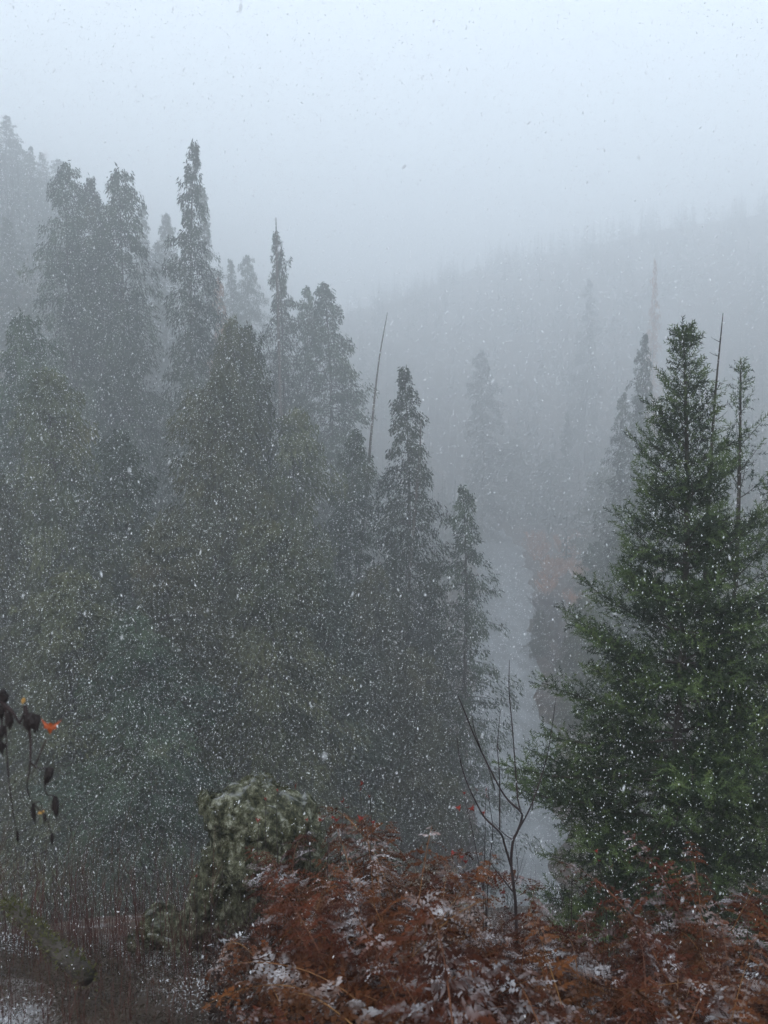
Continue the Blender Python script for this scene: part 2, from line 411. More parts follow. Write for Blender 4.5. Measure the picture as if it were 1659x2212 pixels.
# ------------------------------------------------------------------ left-hand cedars
CA = cedar_meshes(11, 32, 5.0, 330, 1.0, .46, .05)
CB = cedar_meshes(12, 32, 4.0, 340, 1.0, .60, .08, rag=.65)            # slim ragged spire
CC = cedar_meshes(13, 28, 5.2, 320, 1.1, .44, .05, mat_=M_cedar_b)      # broad olive
CD = cedar_meshes(14, 30, 5.1, 330, 1.1, .42, .05)
CE = cedar_meshes(15, 24, 4.6, 300, 1.2, .40, .05, mat_=M_cedar_b)
CF = cedar_meshes(16, 30, 4.0, 310, .9, .55, .08, rag=.7)
G1 = 'cedars of the dark stand beside the river'
cedars = [
 # meshes H0 px py Y xy rot label
 (CA, 32, 148, 352, 58, .95, .3, 'tall grey cedar with a thin ragged tip, first of the close trio near the hillside'),
 (CD, 30, 196, 388, 62, .80, 1.3, 'slightly lower round-tipped cedar in the middle of the close trio'),
 (CD, 30, 252, 370, 57, 1.0, 2.3, 'tall bushy-topped cedar on the river side of the close trio'),
 (CB, 32, 415, 312, 54, 1.0, .7, 'tallest lone cedar with drooping claw-like sprays at its narrow spire'),
 (CF, 30, 440, 400, 84, .9, 2.0, 'faint cedar half hidden behind the tallest spire'),
 (CB, 32, 600, 505, 66, .95, 4.1, 'slim cedar with a bare spike standing out of its top'),
 (CF, 30, 655, 620, 74, 1.0, .2, 'hazy cedar tucked between the spiked cedar and the sloping cedar'),
 (CA, 32, 708, 615, 68, 1.25, 1.9, 'wide cedar whose crown slopes evenly down towards the leaning dead pole'),
 (CE, 24, 506, 694, 43, .85, 1.0, 'dark rounded cedar top in front of the tallest spire'),
 (CD, 30, 534, 705, 45, .7, 4.0, 'narrower twin top right beside the dark rounded cedar'),
 (CB, 32, 876, 797, 47, 1.12, 2.9, 'slim olive cedar with a hooked tip standing by itself nearest the river'),
 (CF, 30, 1001, 1052, 47, 1.1, 1.2, 'short dark cedar standing right on the river bank'),
 (CD, 30, 40, 682, 46, 1.0, 3.0, 'dark cedar at the frame edge below the far hillside'),
 (CC, 28, 110, 800, 36, 1.0, .5, 'broad olive cedar filling the lower stand near the frame edge'),
 (CC, 28, 468, 812, 36, 1.05, 2.6, 'broad olive cedar below the twin tops'),
 (CE, 24, 640, 890, 44, 1.2, 3.3, 'grey-green cedar below the sloping cedar'),
 (CA, 32, 760, 930, 50, 1.0, 5.0, 'cedar at the foot of the leaning dead pole'),
 (CD, 30, 262, 930, 40, 1.05, 1.1, 'dark cedar with its top just under the close trio'),
 (CC, 28, 350, 1130, 30, .95, 4.4, 'low dark olive cedar in front of the stand, behind the boulder top'),
 (CE, 24, 570, 1130, 31, 1.1, 5.5, 'low bushy cedar directly above the boulder'),
 (CD, 30, 705, 1230, 37, .85, .9, 'low dark cedar between the boulder and the slim olive cedar'),
 (CE, 24, 160, 1240, 27, 1.0, 2.2, 'nearest low cedar behind the hanging withered leaves'),
 (CC, 28, -40, 1010, 34, 1.0, 3.7, 'cedar cut off by the frame edge above the hanging withered leaves'),
 (CE, 24, 815, 1230, 42, .9, 1.5, 'low cedar leaning in at the foot of the slim olive cedar'),
 (CF, 30, 935, 1210, 45, .8, 3.9, 'thin cedar filling the gap before the short bank cedar'),
 (CC, 28, 890, 1400, 39, .75, 5.2, 'small olive cedar low in front of the slim olive cedar'),
 (CD, 30, 300, 1330, 26, .8, 5.8, 'small dark cedar low in the shadow behind the boulder'),
 (CA, 32, 560, 1010, 52, .9, 3.1, 'grey cedar deep inside the stand behind the low bushy cedar'),
]
for (ms, H0, px, py, Y, xy, rot, lab) in cedars:
    if py < 720 and Y > 50: Y *= 1.17; xy *= 1.2
    if py > 800: xy *= .92
    plant_tree('cedar_tree', ms, H0, px, py, Y, lab, G1, xy, rot)

# fainter trees behind the stand and on the hillside
G2 = 'faint conifers fading into the snow haze'
faint = [
 (CF, 30, 8, 250, 128, 1.3, 0, 'pale conifer highest on the steep hillside at the frame edge'),
 (CA, 32, 38, 300, 132, 1.0, 1, 'pale conifer second down the steep hillside ridge'),
 (CB, 32, 65, 316, 126, .9, 2, 'pale pointed conifer on the hillside just past the ridge step'),
 (CF, 30, 95, 330, 134, 1.1, 3, 'pale narrow conifer on the hillside above the trio'),
 (CA, 32, 122, 345, 138, 1.0, 4, 'palest conifer on the hillside just behind the ragged thin tip'),
 (CF, 30, 15, 470, 92, 1.0, 2, 'grey hillside conifer at the frame edge below the ridge trees'),
 (CB, 32, 308, 445, 104, 1.0, 1, 'faint thin conifer behind the trio on its river side'),
 (CA, 32, 355, 462, 108, .9, 5, 'faint conifer midway between the trio and the tallest spire'),
 (CF, 30, 500, 560, 112, 1.0, 2, 'faint conifer just past the tallest spire'),
 (CA, 32, 538, 552, 116, .9, .6, 'faint blunt conifer before the spiked cedar'),
 (CA, 32, 1045, 757, 205, 1.6, .4, 'faint pointed conifer alone in the middle of the valley'),
 (CF, 30, 1272, 602, 250, 1.8, .9, 'very faint tall conifer on the far side of the valley'),
 (CB, 32, 1393, 722, 88, 1.05, 1.8, 'grey ragged conifer just behind the big fir on its valley side'),
 (CF, 30, 1350, 850, 92, 1.0, 3.8, 'grey conifer lower beside the ragged conifer behind the big fir'),
 (CF, 30, 1226, 888, 215, 1.0, 4.6, 'small faint spiky conifer in the valley beyond the orange brush'),
 (CE, 24, 1112, 950, 235, 2.2, 2.7, 'blunt blue-grey conifer beyond the river bend'),
 (CA, 32, 1185, 985, 215, 1.6, 3.3, 'blue-grey conifer on the bank above the orange brush'),
 (CE, 24, 1310, 1010, 150, 1.6, 1.9, 'bushy grey conifer on the far bank behind the big fir'),
 (CD, 30, 1290, 1170, 92, .8, .5, 'grey-green conifer on the far bank beside the orange brush'),
 (CD, 30, 1345, 1150, 74, .8, 5.1, 'grey-green conifer on the near part of the far bank'),
 (CE, 24, 1168, 1318, 98, .42, 2.1, 'small dark bush-like conifer leaning out over the river'),
 (CE, 24, 1262, 1290, 72, .6, 3.0, 'rounded grey-green conifer just upstream of the big fir'),
]
for (ms, H0, px, py, Y, xy, rot, lab) in faint:
    plant_tree('conifer_tree', ms, H0, px, py, Y, lab, G2, xy, rot)
for (px, py, Y, lab) in [(470, 600, 98, 'faint orange autumn larch beside the tallest spire'),
                         (1415, 560, 190, 'very faint orange larch high on the far hillside')]:
    plant_tree('larch_tree', CF, 30, px, py, Y, lab, None, .8, 1.0, crown_mat=M_larch)

# ------------------------------------------------------------------ big fir and its neighbours
FA = fir_meshes(21, 10.0, 3.6, 25, 7, M_fir, dens=1.2)
FB = fir_meshes(22, 10.0, 2.7, 22, 5, M_fir2, dens=.8, thin=.30, up=1.15)
print('fir sprays', FA[2], FB[2])
plant_tree('fir_tree', FA, 10.0, 1492, 700, 9.2, 'big dark green fir standing on the slope past the ferns', None, .70, .4, zbase=float(at(1465, 2010, 9.2)[2]))
plant_tree('fir_tree', FB, 10.0, 1600, 775, 11.5, 'thinner loose-branched fir right behind the big fir', None, .75, 2.0)
plant_tree('fir_tree', FB, 10.0, 1720, 830, 11.5, 'dark fir half out of the frame beyond the thin fir', None, .75, 4.2, crown_mat=M_fir)

def polyline_px(pts, Y):
    return np.array([at(p[0], p[1], Y if len(p) < 3 else p[2]) for p in pts])
def smooth(P, n=4):
    """Catmull-Rom resample"""
    P = np.asarray(P); Q = np.vstack([2 * P[0] - P[1], P, 2 * P[-1] - P[-2]]); out = []
    for i in range(1, len(Q) - 2):
        for t in np.arange(n) / n:
            a, b, c, d = Q[i - 1], Q[i], Q[i + 1], Q[i + 2]
            out.append(.5 * (2 * b + (c - a) * t + (2 * a - 5 * b + 4 * c - d) * t * t + (3 * b - a - 3 * c + d) * t ** 3))
    out.append(P[-1]); return np.array(out)

def pole(name, label, pts, Y, r0, twigs, seed, ext_to_ground=True):
    rng = np.random.default_rng(seed)
    P = polyline_px(pts, Y); base = P[0].copy()
    if ext_to_ground:
        d = norm(P[1] - P[0]); zb = float(height(base[0], base[1]))
        if zb < base[2]:
            k = (base[2] - zb) / max(abs(d[2]), .5); P = np.vstack([base - d * k, P]); base = P[0].copy()
    P = smooth(P, 5); t = np.linspace(0, 1, len(P))
    th = thing(name, label, 'dead tree', base)
    g = Geo(); tube(g, P - base, r0 * (1 - t) ** .8 + .006 * Y / 14, 6); link('trunk', g.mesh('dead_pole', M_dead if Y > 20 else M_bark, True), th)
    if twigs:
        for k in range(twigs):
            g = Geo()
            u = rng.uniform(.35, .97); i = int(u * (len(P) - 1)); az = rng.random() * 6.28
            L = rng.uniform(.3, .9) * (1.2 - u) * Y / 20
            s = np.linspace(0, 1, 5)[:, None]; o = np.array([np.cos(az), np.sin(az), .25])
            tube(g, P[i] - base + o * L * s + np.array([0, 0, .25 * L]) * s ** 2, .0035 * Y / 14 * (1 - s[:, 0]) + .002, 3)
            link('twig', g.mesh('dead_twig', M_bark), th)
    return th
pole('dead_snag', 'thin dead pole leaning out of the cedar stand', [(800, 960), (808, 870), (820, 770), (837, 675)], 52, .09, 0, 1)
pole('dead_snag', 'short bare dead spar beside the slim olive cedar', [(900, 1060), (906, 990), (910, 905)], 46, .09, 3, 2)
pole('dead_snag', 'bare spike rising from the top of the spiked cedar', [(600, 640), (598, 560), (596, 470)], 66, .13, 0, 3)
pole('dead_snag', 'slender dead stem with sparse twigs leaning in front of the thin fir', [(1528, 1150), (1537, 970), (1547, 830), (1562, 676)], 10.6, .026, 22, 4)

# ------------------------------------------------------------------ far forest on the hillsides (one mass)
def far_forest():
    rng = np.random.default_rng(5); g = Geo(); pts = []
    while len(pts) < 2300:
        n = 4000
        y = 82 + 440 * rng.random(n) ** 1.15; x = (rng.random(n) * 2 - 1) * (30 + .75 * y)
        rx = river_x(y); hw = river_hw(y)
        d = np.maximum(rx - hw - x, x - rx - hw)
        ok = (d > 4) & ~((y < 110) & (x > -10) & (x < 48)) & ((d > 22) | (rng.random(n) < .35) | (y > 200))
        for a in np.where(ok)[0]: pts.append((x[a], y[a]))
    pts = np.array(pts[:2300]); z = height(pts[:, 0], pts[:, 1])
    for i in range(len(pts)):
        H = rng.uniform(10, 17); Rb = H * rng.uniform(.11, .17); n = 70
        t = rng.random(n) ** 1.15; az = rng.random(n) * 6.283
        r = Rb * (1 - t) ** .8 * rng.uniform(.1, .8, n)
        b = np.stack([pts[i, 0] + np.cos(az) * r, pts[i, 1] + np.sin(az) * r, z[i] + H * (.06 + .94 * t)], 1)
        d = norm(np.stack([np.cos(az), np.sin(az), rng.uniform(-1.3, -.2, n)], 1))
        diamonds(g, b, d, norm(np.cross(d, rvec(rng, n))), Rb * rng.uniform(.45, .9, n) * (1.15 - t), Rb * rng.uniform(.14, .26, n) * (1.2 - t))
        # leader and stem
        tube(g, np.array([[pts[i, 0], pts[i, 1], z[i] - .5], [pts[i, 0], pts[i, 1], z[i] + H * .97]]), np.array([.25, .05]), 3)
    o = link('distant_forest', g.mesh('distant_forest', M_far)); tag(o, 'far wooded hillsides dissolving into the haze', kind='stuff')
far_forest()

# ------------------------------------------------------------------ river-bank brush
def brush_mesh(seed, H=3.0, W=2.2, n=46, mat_=None, twig=6, th=.012, spread=.5):
    rng = np.random.default_rng(seed); g = Geo()
    for k in range(n):
        az = rng.random() * 6.28; sp = rng.random() ** .6 * spread; L = H * rng.uniform(.55, 1.05)
        d = norm(np.array([np.cos(az) * sp, np.sin(az) * sp, 1]))
        o = np.array([np.cos(az), np.sin(az), 0]) * rng.random() * W * .25
        s = np.linspace(0, 1, 5)[:, None]
        P = o + d * L * s + np.array([np.cos(az), np.sin(az), -.3]) * (.22 * L * s ** 2)
        tube(g, P, th * (1 - .8 * s[:, 0]), 3)
        nb = twig * 3; u = rng.uniform(.25, 1, nb); b = o + d * L * u[:, None] + np.array([np.cos(az), np.sin(az), -.3]) * (.22 * L * u[:, None] ** 2)
        dd = norm(d + rng.normal(size=(nb, 3)) * .55)
        diamonds(g, b, dd, norm(np.cross(dd, rvec(rng, nb))), rng.uniform(.25, .65, nb) * H / 3, np.full(nb, th * 1.1))
    return g.mesh('brush', mat_)
BR = [brush_mesh(31, 3, 2.4, 46, M_brush), brush_mesh(32, 3.2, 2.8, 50, M_brush), brush_mesh(33, 2.2, 2.4, 50, M_rust, th=.02), brush_mesh(34, 1.3, 2.0, 60, M_tan, th=.014, spread=.9)]
def shrub(mesh, x, y, s, rot, label, group, name='bare_shrub', cat='shrub'):
    o = link(name, mesh, None, (x, y, float(height(x, y)) - .1), (0, 0, rot), (s, s, s)); return tag(o, label, cat, group)
rb = np.random.default_rng(8)
for k in range(46):                                               # violet-brown thicket on the near bank
    y = rb.uniform(36, 62); x = float(river_x(y)) - 4.6 - abs(rb.normal()) * 4.0
    shrub(BR[k % 2], x, y, rb.uniform(.8, 1.7), rb.random() * 6.28, 'leafless violet-brown bush in the thicket between the cedars and the river', 'bare bushes of the river-side thicket')
for k in range(34):
    y = rb.uniform(44, 128); x = float(river_x(y)) + 5.0 + abs(rb.normal()) * 3.0
    shrub(BR[k % 2], x, y, rb.uniform(.7, 1.2), rb.random() * 6.28, 'leafless grey-brown bush on the far bank behind the big fir', 'bare bushes along the far bank')
for k in range(28):
    y = rb.uniform(112, 185); x = float(river_x(y)) + 6.6 + abs(rb.normal()) * 7.0
    shrub(BR[2], x, y, rb.uniform(.8, 2.0), rb.random() * 6.28, 'rust-orange bush on the far bank below the grey conifers', 'orange bushes on the far bank', 'autumn_shrub')
p = at(945, 1765, 33); shrub(BR[3], p[0], p[1], 1.5, .4, 'pale tan tuft of dry brush in front of the dark thicket', None, 'dry_shrub')
p = at(905, 1790, 31); shrub(BR[3], p[0], p[1], 1.0, 2.4, 'smaller tan tuft low beside the larger tan tuft', None, 'dry_shrub')

# ------------------------------------------------------------------ boulder
def boulder():
    Y = 6.2; c = at(560, 1850, Y)
    k = Y / FD
    def W(px, py, dy=0): return ((px - 560) * k, dy, (1850 - py) * k)
    bm = bmesh.new()
    def ball(px, py, rx, rz, ry=None, dy=0, rot=0):
        ry = ry or (rx + rz) / 2
        M = Matrix.Translation(W(px, py, dy)) @ Matrix.Rotation(rot, 4, 'Y') @ Matrix.Diagonal((rx * k, ry * k, rz * k, 1))
        bmesh.ops.create_icosphere(bm, subdivisions=3, radius=1, matrix=M)
    ball(568, 1792, 118, 116, 118)               # head mass
    ball(510, 1735, 70, 68, 90, -.05)            # top left shoulder
    ball(456, 1708, 32, 34, 50, -.08)            # upper horn
    ball(550, 1706, 60, 50, 80, .05)             # crest
    ball(632, 1800, 70, 86, 100, .05, .45)        # right shoulder
    ball(684, 1860, 42, 78, 80, .1, -.3)        # right flank
    ball(535, 1835, 84, 85, 110, -.05)            # jaw
    ball(452, 1842, 32, 30, 55, -.08)             # lower lip knob
    ball(462, 1905, 60, 80, 90, -.05, .35)       # neck
    ball(425, 1985, 52, 95, 80, -.05, .45)
    ball(400, 2065, 70, 80, 90, -.05)
    ball(520, 1960, 110, 120, 120, .1)
    ball(600, 1990, 130, 140, 120, .2)
    ball(330, 2010, 55, 45, 70, 0)               # low ledge
    ball(300, 2040, 40, 45, 60, 0)
    me = bpy.data.meshes.new('rock_src'); bm.to_mesh(me); bm.free()
    o = link('boulder', me, None, c)
    md = o.modifiers.new('r', 'REMESH'); md.mode = 'VOXEL'; md.voxel_size = .017
    dg = bpy.context.evaluated_depsgraph_get(); me2 = bpy.data.meshes.new_from_object(o.evaluated_get(dg))
    o.modifiers.clear(); o.data = me2; bpy.data.meshes.remove(me)
    n = len(me2.vertices); co = np.empty(n * 3); me2.vertices.foreach_get('co', co); co = co.reshape(-1, 3)
    no = np.empty(n * 3); me2.vertex_normals.foreach_get('vector', no); no = no.reshape(-1, 3)
    disp = np.empty(n)
    for i in range(n):
        v = Vector(co[i])
        a = mnoise.fractal(v * 3.0, .9, 2.0, 4) * .036
        r = mnoise.ridged_multi_fractal(v * 7 + Vector((3, 1, 5)), .8, 2.1, 4, 1.0, 2.0) * .006
        h = mnoise.noise(v * 48) * .006
        wv = v + Vector((mnoise.noise(v * 5), mnoise.noise(v * 5 + Vector((9, 2, 4))), mnoise.noise(v * 5 + Vector((1, 7, 3))))) * .06
        dv, pv = mnoise.voronoi(Vector((wv.x * 4.2 + wv.z * 1.2, wv.y * 4.2, wv.z * 2.6)))
        h += .045 * mnoise.noise(pv[0] * 3.7) - .022 * math.exp(-((dv[1] - dv[0]) / .07) ** 2)
        dv, pv = mnoise.voronoi(Vector((wv.x * 10, wv.y * 10 + wv.z * 2, wv.z * 6)))
        h += .016 * mnoise.noise(pv[0] * 3.1)
        h -= (mnoise.ridged_multi_fractal(Vector((v.x * 15, v.y * 15, v.z * 9)), .7, 2.2, 5, 1.0, 2.0) - 1.0) * .007
        # hollow under the horn
        dx, dz = co[i][0] - (475 - 560) * k, co[i][2] - (1850 - 1768) * k
        e = math.exp(-((dx / .095) ** 2 + (dz / .12) ** 2)) * (1 if co[i][1] < .05 else .2)
        disp[i] = a - r + h - .020
    co = co + no * disp[:, None]; me2.vertices.foreach_set('co', co.ravel())
    me2.materials.clear(); me2.materials.append(M_rock)
    me2.polygons.foreach_set('use_smooth', np.ones(len(me2.polygons), bool)); me2.update()
    tag(o, 'hunched grey-green boulder crusted with lichen and moss, rising behind the ferns', 'boulder')
    # moss tufts as a part
    rng = np.random.default_rng(4); g = Geo()
    me2.vertex_normals.foreach_get('vector', no.ravel()) if False else None
    pick = rng.choice(n, min(n, 9000), replace=False); f = []
    for i in pick:
        q = mnoise.noise(Vector(co[i]) * 4.0 + Vector((7, 2, 1)))
        if q > .16 and no[i][2] > -.1: f.append(i)
    f = np.array(f)
    for _ in range(3):
        d = norm(no[f] + rng.normal(size=(len(f), 3)) * .6 + [0, 0, -.1])
        b = co[f] + rng.normal(size=(len(f), 3)) * .008
        diamonds(g, b - d * .006, d, norm(np.cross(d, rvec(rng, len(f)))), rng.uniform(.012, .032, len(f)), rng.uniform(.002, .0045, len(f)))
    link('moss', g.mesh('moss', M_moss), o)
    return o
boulder()

# ------------------------------------------------------------------ bracken ferns
def frond_mesh(seed):
    rng = np.random.default_rng(seed); g = Geo()
    L = rng.uniform(.6, 1.1); stalk = rng.uniform(.18, .40); curl = rng.uniform(.9, 1.9)
    n = 30; s = np.linspace(0, 1, n)
    ang = R(82) - (s ** 1.3) * curl * R(75)
    sideb = rng.normal() * .35
    step = (L + stalk) / (n - 1)
    P = np.zeros((n, 3))
    for i in range(1, n):
        P[i] = P[i - 1] + step * np.array([np.cos(ang[i]), sideb * s[i] * .6, np.sin(ang[i])])
    tube(g, P, .0045 * (1 - s) + .0012, 3, 1)
    s0 = stalk / (L + stalk); np_ = 17
    T = norm(np.gradient(P, axis=0))
    for k in range(np_):
        u = (k + .5) / np_; ss = s0 + (1 - s0) * u; i = min(int(ss * (n - 1)), n - 2)
        c = P[i] + (P[i + 1] - P[i]) * (ss * (n - 1) - i); tg = T[i]
        lat = norm(np.cross(tg, np.array([0, .15, 1.0]))); upv = np.cross(lat, tg)
        for sg in (-1, 1):
            if rng.random() < .06: continue
            pl = .33 * L * (1 - u) ** .75 * min(1, .6 + u * 2.5) * rng.uniform(.7, 1.1) + .02
            d = norm(lat * sg + tg * rng.uniform(.25, .7) + upv * rng.normal() * .3)
            drp = rng.uniform(.2, .95)
            nq = max(4, int(pl / .0125)); v = (np.arange(nq) + .5) / nq
            pts = c + d * (pl * v)[:, None]; pts[:, 2] -= drp * pl * v ** 2
            ring = norm(np.array([0, 0, 1.0]) - d * d[2] + rng.normal(size=3) * .25); perp = np.cross(d, ring)
            for s2 in (-1, 1):
                ql = (.040 * (1 - v) ** .6 + .007) * rng.uniform(.7, 1.2, nq) * (pl / .25) ** .5
                dd = norm(perp * s2 + d * .35 - ring * rng.uniform(-.2, .9, (nq, 1)) + rng.normal(size=(nq, 3)) * .22)
                sd = norm(np.cross(dd, np.tile(ring, (nq, 1))) + rng.normal(size=(nq, 3)) * .15)
                diamonds(g, pts, dd, sd, ql, np.full(nq, .0074) * rng.uniform(.8, 1.3), 0)
    return g.mesh('frond', [M_fern, M_fernstem])
FR = [frond_mesh(100 + i) for i in range(14)]
rf = np.random.default_rng(77)
fern_spots = []
def fern_clump(x, y, s, label, group, nfr=None):
    z = float(height(x, y))
    t = thing('bracken_fern', label, 'fern', (x, y, z - .02), 0, group)
    n = nfr or int(rf.integers(6, 10)); a0 = rf.random() * 6.28; edge = 829.5 + x / y * FD < 770
    if edge: s *= .80
    for k in range(n):
        az = rf.uniform(-2.5, 2.5) if edge else a0 + k / n * 6.28 + rf.normal() * .35; q = s * rf.uniform(.75, 1.15)
        link('frond', FR[int(rf.integers(0, len(FR)))], t, (rf.normal() * .07, rf.normal() * .07, 0), (rf.normal() * .12, rf.normal() * .12 + rf.uniform(-.05, .25), az), (q, q, q))
    fern_spots.append((x, y))
    return t
named = [
 (640, 1915, 5.1, 1.0, 'rust bracken clump leaning against the lower front of the boulder'),
 (720, 1880, 5.4, 1.15, 'tall rust bracken clump at the foot of the boulder on its river side'),
 (800, 1880, 5.3, 1.1, 'bracken clump under the red-leaved stems past the boulder'),
 (890, 1900, 5.2, 1.0, 'bracken clump making the highest edge between boulder and bare sapling'),
 (1010, 1960, 5.0, .75, 'bracken clump just short of the bare sapling'),
 (1080, 2010, 4.7, .6, 'low bracken clump around the foot of the bare sapling'),
 (1330, 2010, 4.6, .72, 'snow-capped bracken clump arching up before the big fir'),
 (1480, 2010, 4.5, .75, 'bracken clump with upright tips in front of the big fir trunk'),
 (1640, 1930, 4.3, 1.15, 'tall snow-flecked bracken rising at the frame edge beside the big fir'),
 (615, 2020, 4.5, .8, 'snowy bracken frond clump reaching over the boulder foot'),
 (1560, 2030, 4.2, .8, 'bracken clump between the upright tips and the tall frame-edge bracken'),
]
for (px, py, Y, s, lab) in named:
    p = at(px, py, Y); fern_clump(p[0], p[1], s, lab, 'bracken ferns on the near slope')
def fern_ok(x, y):
    px = 829.5 + x / y * FD
    if px < np.interp(y, [1.7, 3, 4.2, 5.5], [600, 570, 580, 620]): return False        # bare ground by the frame edge
    return True
tries = 0; nm = len(fern_spots)
while len(fern_spots) < nm + 62 and tries < 6000:
    tries += 1
    y = rf.uniform(1.75, 5.6); x = rf.uniform(-.55, .55) * y
    if not fern_ok(x, y) or min((x - a) ** 2 + (y - b) ** 2 for a, b in fern_spots) < .27 ** 2: continue
    px = 829.5 + x / y * FD
    row = 'nearest row' if y < 2.7 else ('second row' if y < 3.6 else ('middle row' if y < 4.5 else 'farthest row'))
    zone = ('straight below the boulder' if px < 760 else 'between the boulder and the bare sapling' if px < 1000 else 'in line with the bare sapling' if px < 1230
            else 'in front of the valley side of the big fir' if px < 1440 else 'in front of the trunk of the big fir')
    fern_clump(x, y, rf.uniform(.6, .9) * (.72 if px > 1000 and y > 3.6 else 1), 'rust-brown bracken in the %s, %s' % (row, zone), 'bracken ferns of the %s %s' % (row, zone))

# undergrowth mass beneath the ferns, and low snowy herbs on the bare patch
def scatter_leaves(name, label, m, n, region, lo, hi, seed, zmax):
    rng = np.random.default_rng(seed); xs = []; 
    y = rng.uniform(1.7, 9.5, n * 4); x = rng.uniform(-.62, .62, n * 4) * y
    px = 829.5 + x / y * FD; ok = region(px, y); x = x[ok][:n]; y = y[ok][:n]
    z = height(x, y) + rng.random(len(x)) ** 1.6 * zmax
    b = np.stack([x, y, z], 1); d = norm(rng.normal(size=b.shape) * [1, 1, .6] + [0, 0, .25])
    g = Geo(); diamonds(g, b, d, norm(np.cross(d, rvec(rng, len(b)))), rng.uniform(lo, hi, len(b)), rng.uniform(.25, .4, len(b)) * lo)
    o = link(name, g.mesh(name, m)); tag(o, label, kind='stuff')
scatter_leaves('bracken_litter', 'broken rust bracken and leaf litter under the ferns', M_under, 60000, lambda px, y: px > 420, .02, .06, 1, .30)
scatter_leaves('low_herbs', 'low frosted herbs and moss on the open patch beside the boulder', M_herb, 70000, lambda px, y: px < 600, .010, .028, 2, .15)

# upright stems
def stem_stuff(name, label, m, n, region, y0, y1, lo, hi, seed, r=.0028):
    rng = np.random.default_rng(seed); g = Geo(); c = 0
    while c < n:
        y = rng.uniform(y0, y1); x = rng.uniform(-.6, .6) * y; px = 829.5 + x / y * FD
        if not region(px, y): continue
        c += 1; z = float(height(x, y)); L = rng.uniform(lo, hi); b = rng.normal(size=2) * .12
        s = np.linspace(0, 1, 5); P = np.stack([x + b[0] * L * s ** 1.5, y + b[1] * L * s ** 1.5, z + L * s], 1)
        tube(g, P, r * (1.1 - s), 3)
        for q in range(int(rng.integers(0, 4))):
            i = int(rng.integers(1, 4)); a = rng.random() * 6.28; l2 = L * rng.uniform(.15, .4)
            tube(g, np.array([P[i], P[i] + l2 * np.array([np.cos(a) * .4, np.sin(a) * .4, .9])]), np.array([r * .6, r * .25]), 3)
    o = link(name, g.mesh(name, m)); tag(o, label, kind='stuff')
stem_stuff('red_stem_thicket', 'thin reddish upright stems on the open edge beside the boulder', M_redstem, 430, lambda px, y: px < 440, 5.0, 8.5, .4, 1.15, 3)
stem_stuff('low_twigs', 'tangle of low reddish-brown twigs on the frosted open patch beside the boulder', M_redstem, 520, lambda px, y: px < 560, 2.2, 6.0, .10, .38, 12, .0022)
stem_stuff('dead_stems', 'thin dark dead stems standing among the bracken', M_twig, 260, lambda px, y: px > 420, 3.0, 6.2, .45, 1.05, 4, .0022)

# ------------------------------------------------------------------ bare sapling, red-leaved stems, hanging leaves, fallen branch
def zz(L, Y): return polyline_px([(829.5 + a * .5, 1423 + b * .5) for a, b in L], Y)
def zl(L, Y): return polyline_px([(a * .5, 1423 + b * .5) for a, b in L], Y)

def leaf_mesh(m, lobes=3):
    """small flat maple-like leaf hanging along -z, about unit size, slightly cupped"""
    bm = bmesh.new()
    if lobes == 3:
        out = [(0, 0), (-.16, -.10), (-.62, .08), (-.34, -.26), (-.40, -.45), (-.16, -.42), (0, -.95), (.16, -.44), (.38, -.46), (.33, -.24), (.60, .10), (.15, -.10)]
    else:
        out = [(0, 0), (-.16, -.2), (-.22, -.45), (-.18, -.7), (0, -1), (.18, -.72), (.24, -.45), (.16, -.18)]
    vs = [bm.verts.new((x, .35 * abs(x) + .12 * math.sin(z * 5), z)) for x, z in out]
    c = bm.verts.new((0, -.03, -.35))
    for i in range(len(vs)): bm.faces.new((c, vs[i], vs[(i + 1) % len(vs)]))
    me = bpy.data.meshes.new('leaf'); bm.to_mesh(me); bm.free(); me.materials.append(m); return me
LF_red = leaf_mesh(M_redleaf); LF_or = leaf_mesh(M_orange); LF_ye = leaf_mesh(M_yellow, 1)

def sapling():
    Y = 4.75
    main = zz([(575, 1230), (570, 1120), (568, 1050), (560, 980), (550, 890), (552, 830), (560, 780), (577, 745), (594, 695), (590, 660), (520, 590), (440, 440), (385, 320), (345, 220), (320, 160)], Y)
    base = main[0].copy(); base[2] = float(height(base[0], base[1])) - .05
    main = np.vstack([base, main])
    t = thing('bare_sapling', 'leafless dark sapling forking low among the ferns before the river', 'sapling', base)
    def br(L, r0, r1, dy=0.0, name='branch'):
        P = L if isinstance(L, np.ndarray) else zz(L, Y)
        P = smooth(P, 4).copy(); s = np.linspace(0, 1, len(P)); P[:, 1] += dy * s
        g = Geo(); tube(g, P - base, r0 * (1 - s) ** .7 + r1, 6); link(name, g.mesh(name, M_twig, True), t)
    br(main, .0095, .0022, 0, 'trunk')
    br([(590, 660), (580, 606), (572, 480), (560, 300), (549, 150), (553, 25)], .0038, .0016, .1)
    br([(550, 900), (520, 800), (500, 740), (430, 665), (390, 590), (350, 500), (320, 400), (306, 300)], .0065, .0014, -.15)
    br([(500, 740), (503, 620), (505, 520), (500, 400), (515, 250)], .0035, .0012, .12)
    br([(500, 400), (490, 375)], .0018, .001, .05)
    br([(575, 750), (640, 655), (690, 550), (735, 420), (775, 200)], .0045, .0012, .2)
    br([(640, 655), (668, 560)], .002, .001, .1)
    br([(555, 1005), (520, 950), (470, 880), (440, 830)], .004, .0012, -.1)
    br([(552, 780), (520, 770), (480, 740)], .003, .001, .1)
    br([(480, 570), (460, 500), (440, 440)], .0025, .001, .1)
    br([(420, 395), (385, 290), (370, 200)], .002, .001, -.1)
    br([(560, 980), (585, 940), (578, 830)], .0022, .001, .1)
sapling()

